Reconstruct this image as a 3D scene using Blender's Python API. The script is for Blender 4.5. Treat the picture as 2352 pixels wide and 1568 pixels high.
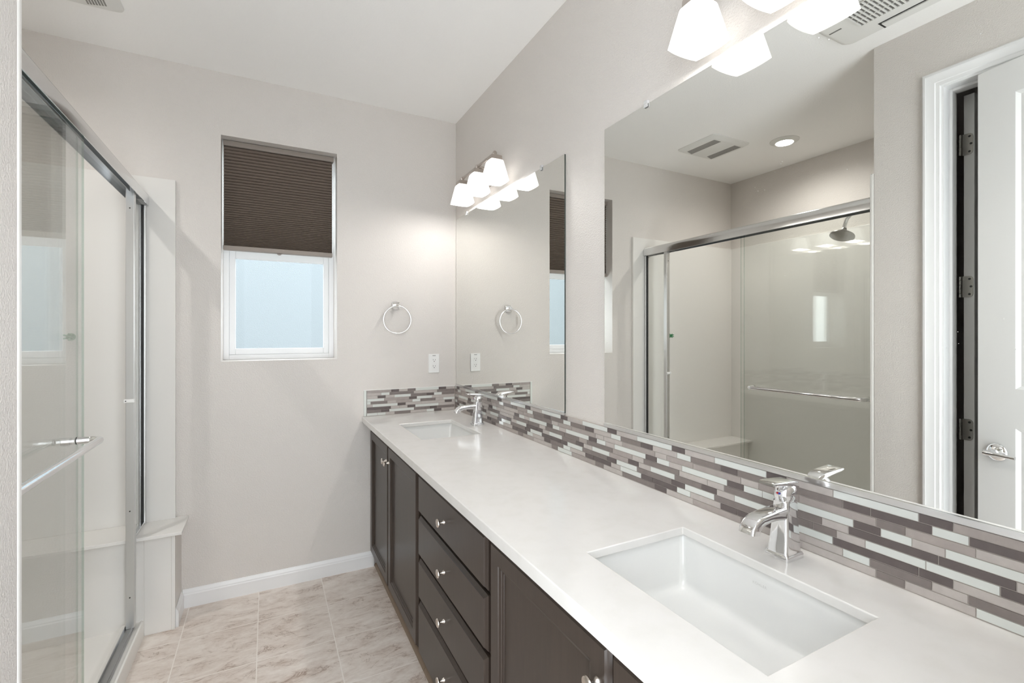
import bpy, bmesh, math, random
from mathutils import Vector, Matrix

# ------------------------------------------------------------------ clear
for o in list(bpy.data.objects):
    bpy.data.objects.remove(o, do_unlink=True)
SC = bpy.context.scene
COL = SC.collection
R = math.radians
rng = random.Random(7)

# ------------------------------------------------------------------ camera
cam_d = bpy.data.cameras.new('camera')
cam = bpy.data.objects.new('camera', cam_d)
COL.objects.link(cam)
cam.location = (0, 0, 1.379)
cam.rotation_euler = (R(90), 0, -math.atan(562 / 1080))
cam_d.sensor_width = 36
cam_d.lens = 36 * 1080 / 2352
cam_d.shift_y = -16.5 / 2352
cam_d.clip_start = 0.02
SC.camera = cam

# ------------------------------------------------------------------ world, exposure
W = bpy.data.worlds.new('world')
SC.world = W
W.use_nodes = True
wn = W.node_tree.nodes
wn['Background'].inputs[0].default_value = (0.90, 0.955, 1.0, 1)
wn['Background'].inputs[1].default_value = 2.6
SC.view_settings.view_transform = 'Standard'
SC.view_settings.look = 'None'
SC.view_settings.exposure = 1.27
SC.view_settings.gamma = 1
SC.view_settings.use_curve_mapping = False
cy = SC.cycles
cy.max_bounces = 14
cy.diffuse_bounces = 6
cy.glossy_bounces = 8
cy.transmission_bounces = 8
cy.transparent_max_bounces = 24
cy.caustics_reflective = False
cy.caustics_refractive = False
cy.use_denoising = True
cy.sample_clamp_indirect = 6

VANITY_W = 1.6       # watts per vanity bulb
SHADE_E = 0.45       # glow of the opal glass itself
CAN_W = 20

# ------------------------------------------------------------------ room numbers (metres)
YB = 2.872           # back wall
XV = 1.084           # vanity wall
XM = 1.078           # mirror face
XL = -0.410          # left wall
YC = 1.192           # corner where the shower alcove starts
XS = -1.582          # far side of the alcove
YF = 0.06            # front wall (doorway the camera stands in)
H = 2.743

# ------------------------------------------------------------------ materials
def srgb(r, g, b):
    f = lambda c: (c / 255 / 12.92) if c / 255 <= 0.04045 else ((c / 255 + 0.055) / 1.055) ** 2.4
    return (f(r), f(g), f(b), 1)

def mat(name, col, rough=0.5, metal=0.0, spec=0.5, **kw):
    m = bpy.data.materials.new(name)
    m.use_nodes = True
    b = m.node_tree.nodes['Principled BSDF']
    b.inputs['Base Color'].default_value = col
    b.inputs['Roughness'].default_value = rough
    b.inputs['Metallic'].default_value = metal
    b.inputs['Specular IOR Level'].default_value = spec
    for k, v in kw.items():
        b.inputs[k].default_value = v
    return m

def N(m, t, **kw):
    n = m.node_tree.nodes.new(t)
    for k, v in kw.items():
        if hasattr(n, k):
            setattr(n, k, v)
        else:
            n.inputs[k].default_value = v
    return n

def L(m, a, b):
    m.node_tree.links.new(a, b)

def P(m):
    return m.node_tree.nodes['Principled BSDF']

def add_bump(m, scale, strength, dist=0.002, detail=3, lo=None, hi=None, distort=0.0):
    tc = N(m, 'ShaderNodeTexCoord')
    nz = N(m, 'ShaderNodeTexNoise')
    nz.inputs['Scale'].default_value = scale
    nz.inputs['Detail'].default_value = detail
    nz.inputs['Distortion'].default_value = distort
    L(m, tc.outputs['Object'], nz.inputs['Vector'])
    src = nz.outputs['Fac']
    if lo is not None:
        mr = N(m, 'ShaderNodeMapRange', interpolation_type='SMOOTHSTEP')
        mr.inputs['From Min'].default_value = lo
        mr.inputs['From Max'].default_value = hi
        L(m, src, mr.inputs['Value'])
        src = mr.outputs['Result']
    bp = N(m, 'ShaderNodeBump')
    bp.inputs['Strength'].default_value = strength
    bp.inputs['Distance'].default_value = dist
    L(m, src, bp.inputs['Height'])
    L(m, bp.outputs['Normal'], P(m).inputs['Normal'])

M = {}
M['wall'] = mat('wall_paint', srgb(219, 214, 209), 0.42, spec=0.45)
add_bump(M['wall'], 200, 0.62, 0.0011, 2, 0.34, 0.70, 0.1)
M['ceil'] = mat('ceiling_paint', srgb(250, 249, 247), 0.8, spec=0.2)
add_bump(M['ceil'], 120, 0.25, 0.001, 2, 0.42, 0.66, 0.4)
M['trim'] = mat('white_trim_paint', srgb(236, 236, 236), 0.32)
M['door'] = mat('white_door_paint', srgb(232, 232, 231), 0.38)
add_bump(M['door'], 60, 0.05, 0.001)
M['quartz'] = mat('white_quartz', srgb(240, 239, 236), 0.16, spec=0.5)
def speck(m, base, tint, scale, lo, hi):
    tc = N(m, 'ShaderNodeTexCoord')
    nz = N(m, 'ShaderNodeTexNoise')
    nz.inputs['Scale'].default_value = scale
    nz.inputs['Detail'].default_value = 4
    L(m, tc.outputs['Object'], nz.inputs['Vector'])
    cr = N(m, 'ShaderNodeMapRange')
    cr.inputs['From Min'].default_value = lo
    cr.inputs['From Max'].default_value = hi
    L(m, nz.outputs['Fac'], cr.inputs['Value'])
    mx = N(m, 'ShaderNodeMix', data_type='RGBA')
    mx.inputs[6].default_value = base
    mx.inputs[7].default_value = tint
    L(m, cr.outputs['Result'], mx.inputs[0])
    L(m, mx.outputs[2], P(m).inputs['Base Color'])
speck(M['quartz'], srgb(226, 224, 221), srgb(222, 220, 216), 22, 0.45, 0.75)
M['porcelain'] = mat('white_porcelain', srgb(226, 226, 224), 0.08, spec=0.55)
M['acrylic'] = mat('white_shower_surround', srgb(233, 231, 227), 0.22)
M['chrome'] = mat('chrome', (0.86, 0.86, 0.87, 1), 0.05, 1.0)
M['alum'] = mat('polished_aluminium', (0.74, 0.74, 0.74, 1), 0.16, 1.0)
M['satin'] = mat('satin_aluminium', (0.66, 0.66, 0.65, 1), 0.34, 1.0)
M['track'] = mat('dull_track', (0.40, 0.40, 0.40, 1), 0.32, 1.0)
M['alum_dark'] = mat('dark_channel_metal', (0.42, 0.44, 0.46, 1), 0.3, 1.0)  # darker grey-blue metal for the channel inside the header
M['nickel'] = mat('brushed_nickel', (0.55, 0.50, 0.46, 1), 0.28, 1.0)
M['knob'] = mat('satin_nickel_knob', (0.70, 0.64, 0.58, 1), 0.25, 1.0)
M['hinge'] = mat('dull_steel_hinge', (0.33, 0.32, 0.30, 1), 0.38, 1.0)
M['black'] = mat('black_rubber', (0.012, 0.012, 0.012, 1), 0.6)
M['mirror'] = mat('mirror_silver', (0.885, 0.89, 0.86, 1), 0.0, 1.0)
m = M['mirror']
tc = N(m, 'ShaderNodeTexCoord'); vo = N(m, 'ShaderNodeTexVoronoi'); vo.inputs['Scale'].default_value = 70
nz = N(m, 'ShaderNodeTexNoise'); nz.inputs['Scale'].default_value = 5
L(m, tc.outputs['Object'], vo.inputs['Vector']); L(m, tc.outputs['Object'], nz.inputs['Vector'])
lt = N(m, 'ShaderNodeMath', operation='LESS_THAN'); lt.inputs[1].default_value = 0.05; L(m, vo.outputs['Distance'], lt.inputs[0])
gt = N(m, 'ShaderNodeMath', operation='GREATER_THAN'); gt.inputs[1].default_value = 0.60; L(m, nz.outputs['Fac'], gt.inputs[0])
mu = N(m, 'ShaderNodeMath', operation='MULTIPLY'); L(m, lt.outputs[0], mu.inputs[0]); L(m, gt.outputs[0], mu.inputs[1])
ds = N(m, 'ShaderNodeBsdfDiffuse'); ds.inputs[0].default_value = (0.8, 0.8, 0.78, 1)
ms = N(m, 'ShaderNodeMixShader'); L(m, mu.outputs[0], ms.inputs[0]); L(m, P(m).outputs[0], ms.inputs[1]); L(m, ds.outputs[0], ms.inputs[2])
L(m, ms.outputs[0], m.node_tree.nodes['Material Output'].inputs[0])
M['mirror_edge'] = mat('mirror_edge', (0.04, 0.05, 0.045, 1), 0.2)
M['whiteplastic'] = mat('white_plastic', srgb(238, 238, 236), 0.35)
M['slot'] = mat('dark_slot', (0.03, 0.028, 0.026, 1), 0.7)
M['vinyl'] = mat('white_vinyl', srgb(238, 239, 240), 0.35)
M['grout'] = mat('taupe_grout', srgb(172, 164, 157), 0.8)
M['caulk'] = mat('white_caulk', srgb(234, 233, 230), 0.5)
M['liner'] = mat('frosted_glass_liner', srgb(222, 226, 221), 0.12)
M['fan'] = mat('fan_white', srgb(228, 227, 223), 0.45)
M['fan_grey'] = mat('fan_inner_grey', srgb(120, 118, 114), 0.6)
M['fan_slot'] = mat('fan_slot_grey', srgb(140, 137, 133), 0.7)
M['green'] = mat('green_rubber', srgb(70, 140, 95), 0.35)
M['print'] = mat('pale_grey_print', srgb(206, 206, 203), 0.4)
M['red'] = mat('red_dot', srgb(190, 30, 30), 0.3)
M['blue'] = mat('blue_dot', srgb(30, 50, 160), 0.3)
M['dark_wall'] = mat('closet_paint', srgb(120, 100, 88), 0.8)
M['stucco'] = mat('pale_stucco', srgb(118, 124, 126), 0.9)
add_bump(M['stucco'], 90, 0.6, 0.004)
M['clear'] = mat('clear_plastic', (0.95, 0.95, 0.95, 1), 0.08, **{'Transmission Weight': 0.35, 'IOR': 1.45})
M['ground'] = mat('gravel_ground', srgb(150, 145, 138), 0.9)

# espresso stained wood with faint grain
m = M['wood'] = mat('espresso_wood', srgb(60, 52, 47), 0.30, spec=0.38)
tc = N(m, 'ShaderNodeTexCoord'); mp = N(m, 'ShaderNodeMapping')
mp.inputs['Scale'].default_value = (14, 14, 1.3)
L(m, tc.outputs['Object'], mp.inputs['Vector'])
nz = N(m, 'ShaderNodeTexNoise'); nz.inputs['Scale'].default_value = 5; nz.inputs['Detail'].default_value = 7; nz.inputs['Distortion'].default_value = 1.2
L(m, mp.outputs['Vector'], nz.inputs['Vector'])
mx = N(m, 'ShaderNodeMix', data_type='RGBA')
mx.inputs[6].default_value = srgb(50, 42, 37); mx.inputs[7].default_value = srgb(70, 59, 52)
L(m, nz.outputs['Fac'], mx.inputs[0]); L(m, mx.outputs[2], P(m).inputs['Base Color'])

# brown cellular shade cloth
M['cloth'] = mat('brown_pleated_cloth', srgb(114, 102, 93), 0.85, spec=0.15)
M['cloth_back'] = mat('white_pleated_cloth', srgb(235, 235, 232), 0.85, spec=0.15)
M['rail'] = mat('taupe_shade_rail', srgb(146, 136, 128), 0.45)

# mosaic tile finishes
def stone(name, c1, c2):
    m = mat(name, c1, 0.38)
    tc = N(m, 'ShaderNodeTexCoord')
    nz = N(m, 'ShaderNodeTexNoise'); nz.inputs['Scale'].default_value = 60; nz.inputs['Detail'].default_value = 5
    L(m, tc.outputs['Object'], nz.inputs['Vector'])
    mx = N(m, 'ShaderNodeMix', data_type='RGBA'); mx.inputs[6].default_value = c1; mx.inputs[7].default_value = c2
    L(m, nz.outputs['Fac'], mx.inputs[0]); L(m, mx.outputs[2], P(m).inputs['Base Color'])
    return m
TILE = {
    'W': mat('tile_white_glass', srgb(214, 217, 213), 0.12),
    'L': stone('tile_light_taupe', srgb(172, 165, 161), srgb(194, 187, 182)),
    'T': stone('tile_taupe', srgb(152, 143, 139), srgb(174, 165, 160)),
    'M': stone('tile_mid_brown', srgb(116, 107, 105), srgb(136, 127, 123)),
    'D': stone('tile_dark_brown', srgb(88, 79, 78), srgb(106, 97, 95)),
}
TK = ['W', 'L', 'T', 'M', 'D']

# floor: 12 inch stone-look porcelain tiles
m = M['floor'] = mat('travertine_floor', srgb(190, 175, 160), 0.32)
tc = N(m, 'ShaderNodeTexCoord'); sx = N(m, 'ShaderNodeSeparateXYZ')
L(m, tc.outputs['Object'], sx.inputs['Vector'])
def mth(op, a, b=None, c=None):
    n = N(m, 'ShaderNodeMath', operation=op)
    for i, v in enumerate((a, b, c)):
        if v is None: continue
        if isinstance(v, (int, float)): n.inputs[i].default_value = v
        else: L(m, v, n.inputs[i])
    return n.outputs[0]
PT = 0.3105
tx = mth('DIVIDE', mth('ADD', sx.outputs['X'], 0.350 + 20 * PT), PT)
ty = mth('DIVIDE', mth('ADD', sx.outputs['Y'], -2.5665 + 30 * PT), PT)
fx = mth('FRACT', tx); fy = mth('FRACT', ty)
ix = mth('FLOOR', tx); iy = mth('FLOOR', ty)
ex = mth('MINIMUM', fx, mth('SUBTRACT', 1, fx)); ey = mth('MINIMUM', fy, mth('SUBTRACT', 1, fy))
edge = mth('MINIMUM', ex, ey)
gr = mth('LESS_THAN', edge, 0.0065)
cid = N(m, 'ShaderNodeCombineXYZ'); L(m, ix, cid.inputs[0]); L(m, iy, cid.inputs[1])
wnz = N(m, 'ShaderNodeTexWhiteNoise', noise_dimensions='3D'); L(m, cid.outputs[0], wnz.inputs['Vector'])
off = N(m, 'ShaderNodeVectorMath', operation='MULTIPLY_ADD')
L(m, wnz.outputs['Color'], off.inputs[0]); off.inputs[1].default_value = (9, 9, 9)
L(m, tc.outputs['Object'], off.inputs[2])
rot = N(m, 'ShaderNodeMapping'); rot.inputs['Rotation'].default_value = (0, 0, R(-32)); rot.inputs['Scale'].default_value = (1.0, 2.3, 1)
L(m, off.outputs[0], rot.inputs['Vector'])
n1 = N(m, 'ShaderNodeTexNoise'); n1.inputs['Scale'].default_value = 5.5; n1.inputs['Detail'].default_value = 9; n1.inputs['Roughness'].default_value = 0.70; n1.inputs['Distortion'].default_value = 0.6
n2 = N(m, 'ShaderNodeTexNoise'); n2.inputs['Scale'].default_value = 3.2; n2.inputs['Detail'].default_value = 8; n2.inputs['Roughness'].default_value = 0.68; n2.inputs['Distortion'].default_value = 1.6
L(m, rot.outputs[0], n1.inputs['Vector']); L(m, rot.outputs[0], n2.inputs['Vector'])
cr = N(m, 'ShaderNodeValToRGB')
cr.color_ramp.elements[0].position = 0.33; cr.color_ramp.elements[0].color = srgb(178, 158, 144)
cr.color_ramp.elements[1].position = 0.62; cr.color_ramp.elements[1].color = srgb(232, 224, 216)
e = cr.color_ramp.elements.new(0.46); e.color = srgb(213, 201, 191)
L(m, n1.outputs['Fac'], cr.inputs['Fac'])
n3 = N(m, 'ShaderNodeTexNoise'); n3.inputs['Scale'].default_value = 34; n3.inputs['Detail'].default_value = 6; n3.inputs['Roughness'].default_value = 0.7
L(m, rot.outputs[0], n3.inputs['Vector'])
nmix = mth('ADD', mth('MULTIPLY', n1.outputs['Fac'], 0.72), mth('MULTIPLY', n3.outputs['Fac'], 0.28))
L(m, nmix, cr.inputs['Fac'])
vein = mth('ABSOLUTE', mth('SUBTRACT', n2.outputs['Fac'], 0.5))
vr = N(m, 'ShaderNodeMapRange'); vr.inputs['From Min'].default_value = 0.0; vr.inputs['From Max'].default_value = 0.014
vr.inputs['To Min'].default_value = 1.0; vr.inputs['To Max'].default_value = 0.0
L(m, vein, vr.inputs['Value'])
vm = N(m, 'ShaderNodeMapRange'); vm.inputs['From Min'].default_value = 0.42; vm.inputs['From Max'].default_value = 0.54
vm.inputs['To Min'].default_value = 1.0; vm.inputs['To Max'].default_value = 0.0
L(m, n1.outputs['Fac'], vm.inputs['Value'])
vv = mth('MULTIPLY', mth('MULTIPLY', vr.outputs['Result'], vm.outputs['Result']), 0.85)
mx1 = N(m, 'ShaderNodeMix', data_type='RGBA'); L(m, vv, mx1.inputs[0]); L(m, cr.outputs['Color'], mx1.inputs[6]); mx1.inputs[7].default_value = srgb(138, 112, 96)
mx2 = N(m, 'ShaderNodeMix', data_type='RGBA'); L(m, gr, mx2.inputs[0]); L(m, mx1.outputs[2], mx2.inputs[6]); mx2.inputs[7].default_value = srgb(236, 229, 222)
L(m, mx2.outputs[2], P(m).inputs['Base Color'])
hb = N(m, 'ShaderNodeBump'); hb.inputs['Strength'].default_value = 0.35; hb.inputs['Distance'].default_value = 0.0015
hh = mth('SUBTRACT', mth('MULTIPLY', n1.outputs['Fac'], 0.4), gr)
L(m, hh, hb.inputs['Height']); L(m, hb.outputs['Normal'], P(m).inputs['Normal'])

# thin clear glass: tinted transparency plus fresnel mirror reflection
def glass_mat(name, tint, ior=1.5):
    m = bpy.data.materials.new(name); m.use_nodes = True
    nt = m.node_tree; nt.nodes.clear()
    out = N(m, 'ShaderNodeOutputMaterial'); mix = N(m, 'ShaderNodeMixShader')
    tr = N(m, 'ShaderNodeBsdfTransparent'); tr.inputs[0].default_value = tint
    gl = N(m, 'ShaderNodeBsdfGlossy'); gl.inputs['Roughness'].default_value = 0.0
    fr = N(m, 'ShaderNodeFresnel'); ge = N(m, 'ShaderNodeNewGeometry')
    io = N(m, 'ShaderNodeMapRange'); io.inputs['To Min'].default_value = ior; io.inputs['To Max'].default_value = 1 / ior
    L(m, ge.outputs['Backfacing'], io.inputs['Value']); L(m, io.outputs['Result'], fr.inputs['IOR'])
    L(m, fr.outputs[0], mix.inputs[0]); L(m, tr.outputs[0], mix.inputs[1]); L(m, gl.outputs[0], mix.inputs[2])
    L(m, mix.outputs[0], out.inputs[0])
    return m
M['glass'] = glass_mat('shower_glass', (0.982, 0.988, 0.982, 1))
M['pane'] = glass_mat('window_glass', (0.97, 0.985, 0.99, 1), 1.14)
M['glass_edge'] = glass_mat('glass_edge', (0.60, 0.72, 0.66, 1))

def emit_mat(name, col, strength):
    m = bpy.data.materials.new(name); m.use_nodes = True
    b = P(m)
    b.inputs['Base Color'].default_value = (0.9, 0.9, 0.88, 1)
    b.inputs['Roughness'].default_value = 0.3
    b.inputs['Emission Color'].default_value = col
    b.inputs['Emission Strength'].default_value = strength
    return m
M['bulb'] = emit_mat('lit_bulb', (1, 0.97, 0.92, 1), 6)
M['lens'] = emit_mat('lit_lens', (1, 0.97, 0.93, 1), 12)
# opal glass shade: translucent to the bulb inside, faintly glowing
m = M['opal'] = bpy.data.materials.new('opal_glass'); m.use_nodes = True
nt = m.node_tree; nt.nodes.clear()
out = N(m, 'ShaderNodeOutputMaterial'); a1 = N(m, 'ShaderNodeAddShader'); mxs = N(m, 'ShaderNodeMixShader'); mx3 = N(m, 'ShaderNodeMixShader')
df = N(m, 'ShaderNodeBsdfDiffuse'); df.inputs[0].default_value = (0.88, 0.87, 0.85, 1)
tl = N(m, 'ShaderNodeBsdfTranslucent'); tl.inputs[0].default_value = (0.9, 0.88, 0.84, 1)
gl = N(m, 'ShaderNodeBsdfGlossy'); gl.inputs['Roughness'].default_value = 0.15
em = N(m, 'ShaderNodeEmission'); em.inputs[0].default_value = (1, 0.975, 0.94, 1); em.inputs[1].default_value = SHADE_E
mxs.inputs[0].default_value = 0.006
L(m, df.outputs[0], mxs.inputs[1]); L(m, tl.outputs[0], mxs.inputs[2])
mx3.inputs[0].default_value = 0.05
L(m, mxs.outputs[0], mx3.inputs[1]); L(m, gl.outputs[0], mx3.inputs[2])
L(m, mx3.outputs[0], a1.inputs[0]); L(m, em.outputs[0], a1.inputs[1]); L(m, a1.outputs[0], out.inputs[0])

# ------------------------------------------------------------------ mesh builder
class MB:
    def __init__(s): s.v = []; s.f = []; s.m = []
    def add(s, vs, fs, mi=0):
        n = len(s.v); s.v += [tuple(x) for x in vs]
        for f in fs: s.f.append(tuple(i + n for i in f)); s.m.append(mi)
        return s
    def box(s, x0, x1, y0, y1, z0, z1, mi=0):
        x0, x1 = sorted((x0, x1)); y0, y1 = sorted((y0, y1)); z0, z1 = sorted((z0, z1))
        return s.add([(x0,y0,z0),(x1,y0,z0),(x1,y1,z0),(x0,y1,z0),(x0,y0,z1),(x1,y0,z1),(x1,y1,z1),(x0,y1,z1)],
              [(0,3,2,1),(4,5,6,7),(0,1,5,4),(1,2,6,5),(2,3,7,6),(3,0,4,7)], mi)
    def loft(s, rings, cap0=True, cap1=True, mi=0, closed=True):
        n = len(rings[0]); vs = [p for r in rings for p in r]; fs = []
        for k in range(len(rings) - 1):
            for i in range(n if closed else n - 1):
                j = (i + 1) % n
                fs.append((k*n+i, k*n+j, (k+1)*n+j, (k+1)*n+i))
        if cap0: fs.append(tuple(range(n - 1, -1, -1)))
        if cap1: fs.append(tuple((len(rings)-1)*n + i for i in range(n)))
        return s.add(vs, fs, mi)
    def prism(s, prof, axis, a, b, mi=0):
        # prof: 2-D polygon in the two remaining axes (cyclic order), swept along axis from a to b
        def pt(p, t):
            if axis == 'x': return (t, p[0], p[1])
            if axis == 'y': return (p[0], t, p[1])
            return (p[0], p[1], t)
        return s.loft([[pt(p, a) for p in prof], [pt(p, b) for p in prof]], mi=mi)
    def tube(s, path, r, n=16, mi=0, caps=True):
        path = [Vector(p) for p in path]; rings = []
        rr = r if isinstance(r, (list, tuple)) else [r] * len(path)
        t0 = (path[1] - path[0]).normalized()
        up = Vector((0, 0, 1)) if abs(t0.z) < 0.9 else Vector((1, 0, 0))
        u = t0.cross(up).normalized()
        for k, p in enumerate(path):
            if k == 0: t = (path[1] - p)
            elif k == len(path) - 1: t = (p - path[k-1])
            else: t = (path[k+1] - p).normalized() + (p - path[k-1]).normalized()
            t.normalize(); u = (u - t * u.dot(t)).normalized(); w = t.cross(u)
            rings.append([p + (u * math.cos(2*math.pi*i/n) + w * math.sin(2*math.pi*i/n)) * rr[k] for i in range(n)])
        return s.loft(rings, caps, caps, mi)
    def lathe(s, o, ax, prof, n=24, mi=0, caps=True):
        # prof: (distance along axis, radius)
        o = Vector(o); ax = Vector(ax).normalized()
        up = Vector((0, 0, 1)) if abs(ax.z) < 0.9 else Vector((1, 0, 0))
        u = ax.cross(up).normalized(); w = ax.cross(u)
        rings = [[o + ax * d + (u * math.cos(2*math.pi*i/n) + w * math.sin(2*math.pi*i/n)) * max(r, 1e-5) for i in range(n)] for d, r in prof]
        return s.loft(rings, caps, caps, mi)
    def ball(s, o, r, n=16, mi=0):
        k = n // 2
        return s.lathe((o[0], o[1], o[2] - r), (0, 0, 1), [(r - r*math.cos(math.pi*i/k), r*math.sin(math.pi*i/k)) for i in range(k+1)], n, mi)
    def build(s, name, mats, parent=None, bevel=0, seg=2, smooth=None, solid=0):
        org = Vector(parent['_o']) if parent is not None and '_o' in parent else Vector((0, 0, 0))
        me = bpy.data.meshes.new(name)
        me.from_pydata([tuple(Vector(p) - org) for p in s.v], [], s.f)
        if not isinstance(mats, (list, tuple)): mats = [mats]
        for x in mats: me.materials.append(x)
        me.polygons.foreach_set('material_index', s.m)
        bm = bmesh.new(); bm.from_mesh(me)
        bmesh.ops.recalc_face_normals(bm, faces=bm.faces)
        bm.to_mesh(me); bm.free()
        if smooth is not None:
            me.shade_smooth(); me.set_sharp_from_angle(angle=R(smooth))
        o = bpy.data.objects.new(name, me); COL.objects.link(o)
        if parent is not None:
            o.parent = parent; o['_o'] = tuple(org)
        else: o['_o'] = (0, 0, 0)
        if solid:
            md = o.modifiers.new('thickness', 'SOLIDIFY'); md.thickness = solid; md.offset = 0
        if bevel:
            md = o.modifiers.new('bevel', 'BEVEL'); md.width = bevel; md.segments = seg
            md.limit_method = 'ANGLE'; md.angle_limit = R(40)
        return o

def thing(name, label, cat, loc, group=None):
    o = bpy.data.objects.new(name, None); COL.objects.link(o)
    o.location = loc; o['_o'] = tuple(loc); o.empty_display_size = 0.05
    o['label'] = label; o['category'] = cat
    if group: o['group'] = group
    return o

def struct(o, label=None, cat=None):
    o['kind'] = 'structure'
    if label: o['label'] = label; o['category'] = cat
    return o

def tag(o, label, cat, group=None):
    o['label'] = label; o['category'] = cat
    if group: o['group'] = group
    return o

def dup(root, loc, label):
    r = root.copy(); COL.objects.link(r); r.location = loc; r['label'] = label
    for ch in list(root.children):
        c = ch.copy(); COL.objects.link(c); c.parent = r
        for g in list(ch.children):
            d = g.copy(); COL.objects.link(d); d.parent = c
    return r

def arc(c, r, a0, a1, n, plane='xz'):
    out = []
    for i in range(n + 1):
        a = R(a0 + (a1 - a0) * i / n); p = (r * math.cos(a), r * math.sin(a))
        out.append({'xz': (c[0]+p[0], c[1], c[2]+p[1]), 'xy': (c[0]+p[0], c[1]+p[1], c[2]), 'yz': (c[0], c[1]+p[0], c[2]+p[1])}[plane])
    return out

def rrect(cx, cy_, w, d, r, n=6):
    pts = []
    for qx, qy, a in ((1, 1, 0), (-1, 1, 90), (-1, -1, 180), (1, -1, 270)):
        for i in range(n + 1):
            t = R(a + 90 * i / n)
            pts.append((cx + qx * (w/2 - r) + r * math.cos(t), cy_ + qy * (d/2 - r) + r * math.sin(t)))
    return pts

# ------------------------------------------------------------------ room shell
WX0, WX1, WZ0, WZ1 = -0.2145, 0.357, 1.2375, 2.4185      # window opening
YO = YB + 0.20
b = MB(); b.box(-1.70, 1.204, -0.06, YO, -0.10, 0)
struct(b.build('floor', M['floor']))
b = MB(); b.box(-1.70, 1.204, -0.06, YO, H, H + 0.1)
struct(b.build('ceiling', M['ceil']))
b = MB()
b.box(-1.70, WX0, YB, YO, 0, H); b.box(WX1, 1.204, YB, YO, 0, H)
b.box(WX0, WX1, YB, YO, 0, WZ0); b.box(WX0, WX1, YB, YO, WZ1, H)
struct(b.build('wall_back', M['wall']))
b = MB(); b.box(XV, 1.204, YF, YB, 0, H)
struct(b.build('wall_right', M['wall']))
DY0, DY1, DZ = 0.17, 0.948, 2.452                        # closet doorway in the left wall
b = MB()
b.box(XL - 0.12, XL, DY1, YC, 0, H); b.box(XL - 0.12, XL, YF, DY0, 0, H); b.box(XL - 0.12, XL, DY0, DY1, DZ, H)
struct(b.build('wall_left', M['wall']))
b = MB(); b.box(XS, XL - 0.12, YC - 0.12, YC, 0, H)
struct(b.build('wall_shower_near', M['wall']))
b = MB(); b.box(XS - 0.118, XS, YF, YB, 0, H)
struct(b.build('wall_shower_side', M['wall']))
b = MB()
b.box(-1.70, -0.255, -0.06, YF, 0, H); b.box(0.47, 1.204, -0.06, YF, 0, H); b.box(-0.255, 0.47, -0.06, YF, 2.45, H)
struct(b.build('wall_front', M['wall']))

# baseboard on the back wall
def base_prof(y0, d=0.014, h=0.0907):
    return [(y0, 0), (y0 - d, 0), (y0 - d, h - 0.026), (y0 - d + 0.003, h - 0.021), (y0 - d + 0.003, h - 0.016),
            (y0 - d + 0.006, h - 0.010), (y0 - d + 0.0095, h - 0.004), (y0 - d + 0.0105, h), (y0, h)]
b = MB(); b.prism(base_prof(YB), 'x', -0.3785, 0.5635)
b.prism([(-0.383 - p[0] + YB, p[1]) for p in base_prof(YB, 0.012)][::-1], 'y', 2.694, 2.8575)
struct(b.build('baseboard_back', M['trim'], smooth=20))

# casing round the closet doorway (left wall)
cp = lambda y: None
b = MB()
def casing_section(outer, inner):     # list of (across 0..1, out)
    return [(0, 0), (0, 0.010), (0.10, 0.017), (0.22, 0.018), (0.30, 0.0155), (0.72, 0.0125), (0.76, 0.009), (0.97, 0.008), (1, 0.006), (1, 0)]
sec = casing_section(0, 0)
def cring(yo, yi, z_o, z_i):
    return [(XL + d, yo + (yi - yo) * a, z_o + (z_i - z_o) * a) for a, d in sec]
b.loft([[(p[0], p[1], 0) for p in cring(1.003, 0.941, 0, 0)], cring(1.003, 0.941, 2.511, 2.445),
        cring(0.11, 0.172, 2.511, 2.445), [(p[0], p[1], 0) for p in cring(0.11, 0.172, 0, 0)]])
struct(b.build('trim_1', M['trim'], smooth=30))

# closet door: jamb, stop, door leaf opened away, three hinges
dr = thing('door_1', 'white closet doorway with three steel hinges, its leaf opened away', 'door', (XL, DY1, 0)); struct(dr)
b = MB()
b.box(XL - 0.125, XL, DY1 - 0.016, DY1, 0, DZ); b.box(XL - 0.125, XL, DY0, DY0 + 0.016, 0, DZ)
b.box(XL - 0.125, XL, DY0 + 0.016, DY1 - 0.016, DZ - 0.016, DZ)
b.build('jamb', M['trim'], dr)
b = MB()
b.box(XL - 0.088, XL - 0.05, DY1 - 0.028, DY1 - 0.016, 0, DZ - 0.016); b.box(XL - 0.088, XL - 0.05, DY0 + 0.016, DY0 + 0.028, 0, DZ - 0.016)
b.box(XL - 0.088, XL - 0.05, DY0 + 0.028, DY1 - 0.028, DZ - 0.028, DZ - 0.016)
b.build('door_stop', M['trim'], dr, bevel=0.002)
b = MB(); b.box(-1.30, -0.556, 0.880, 0.916, 0.012, 2.425)
leaf = b.build('leaf', M['door'], dr, bevel=0.002)
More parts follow.
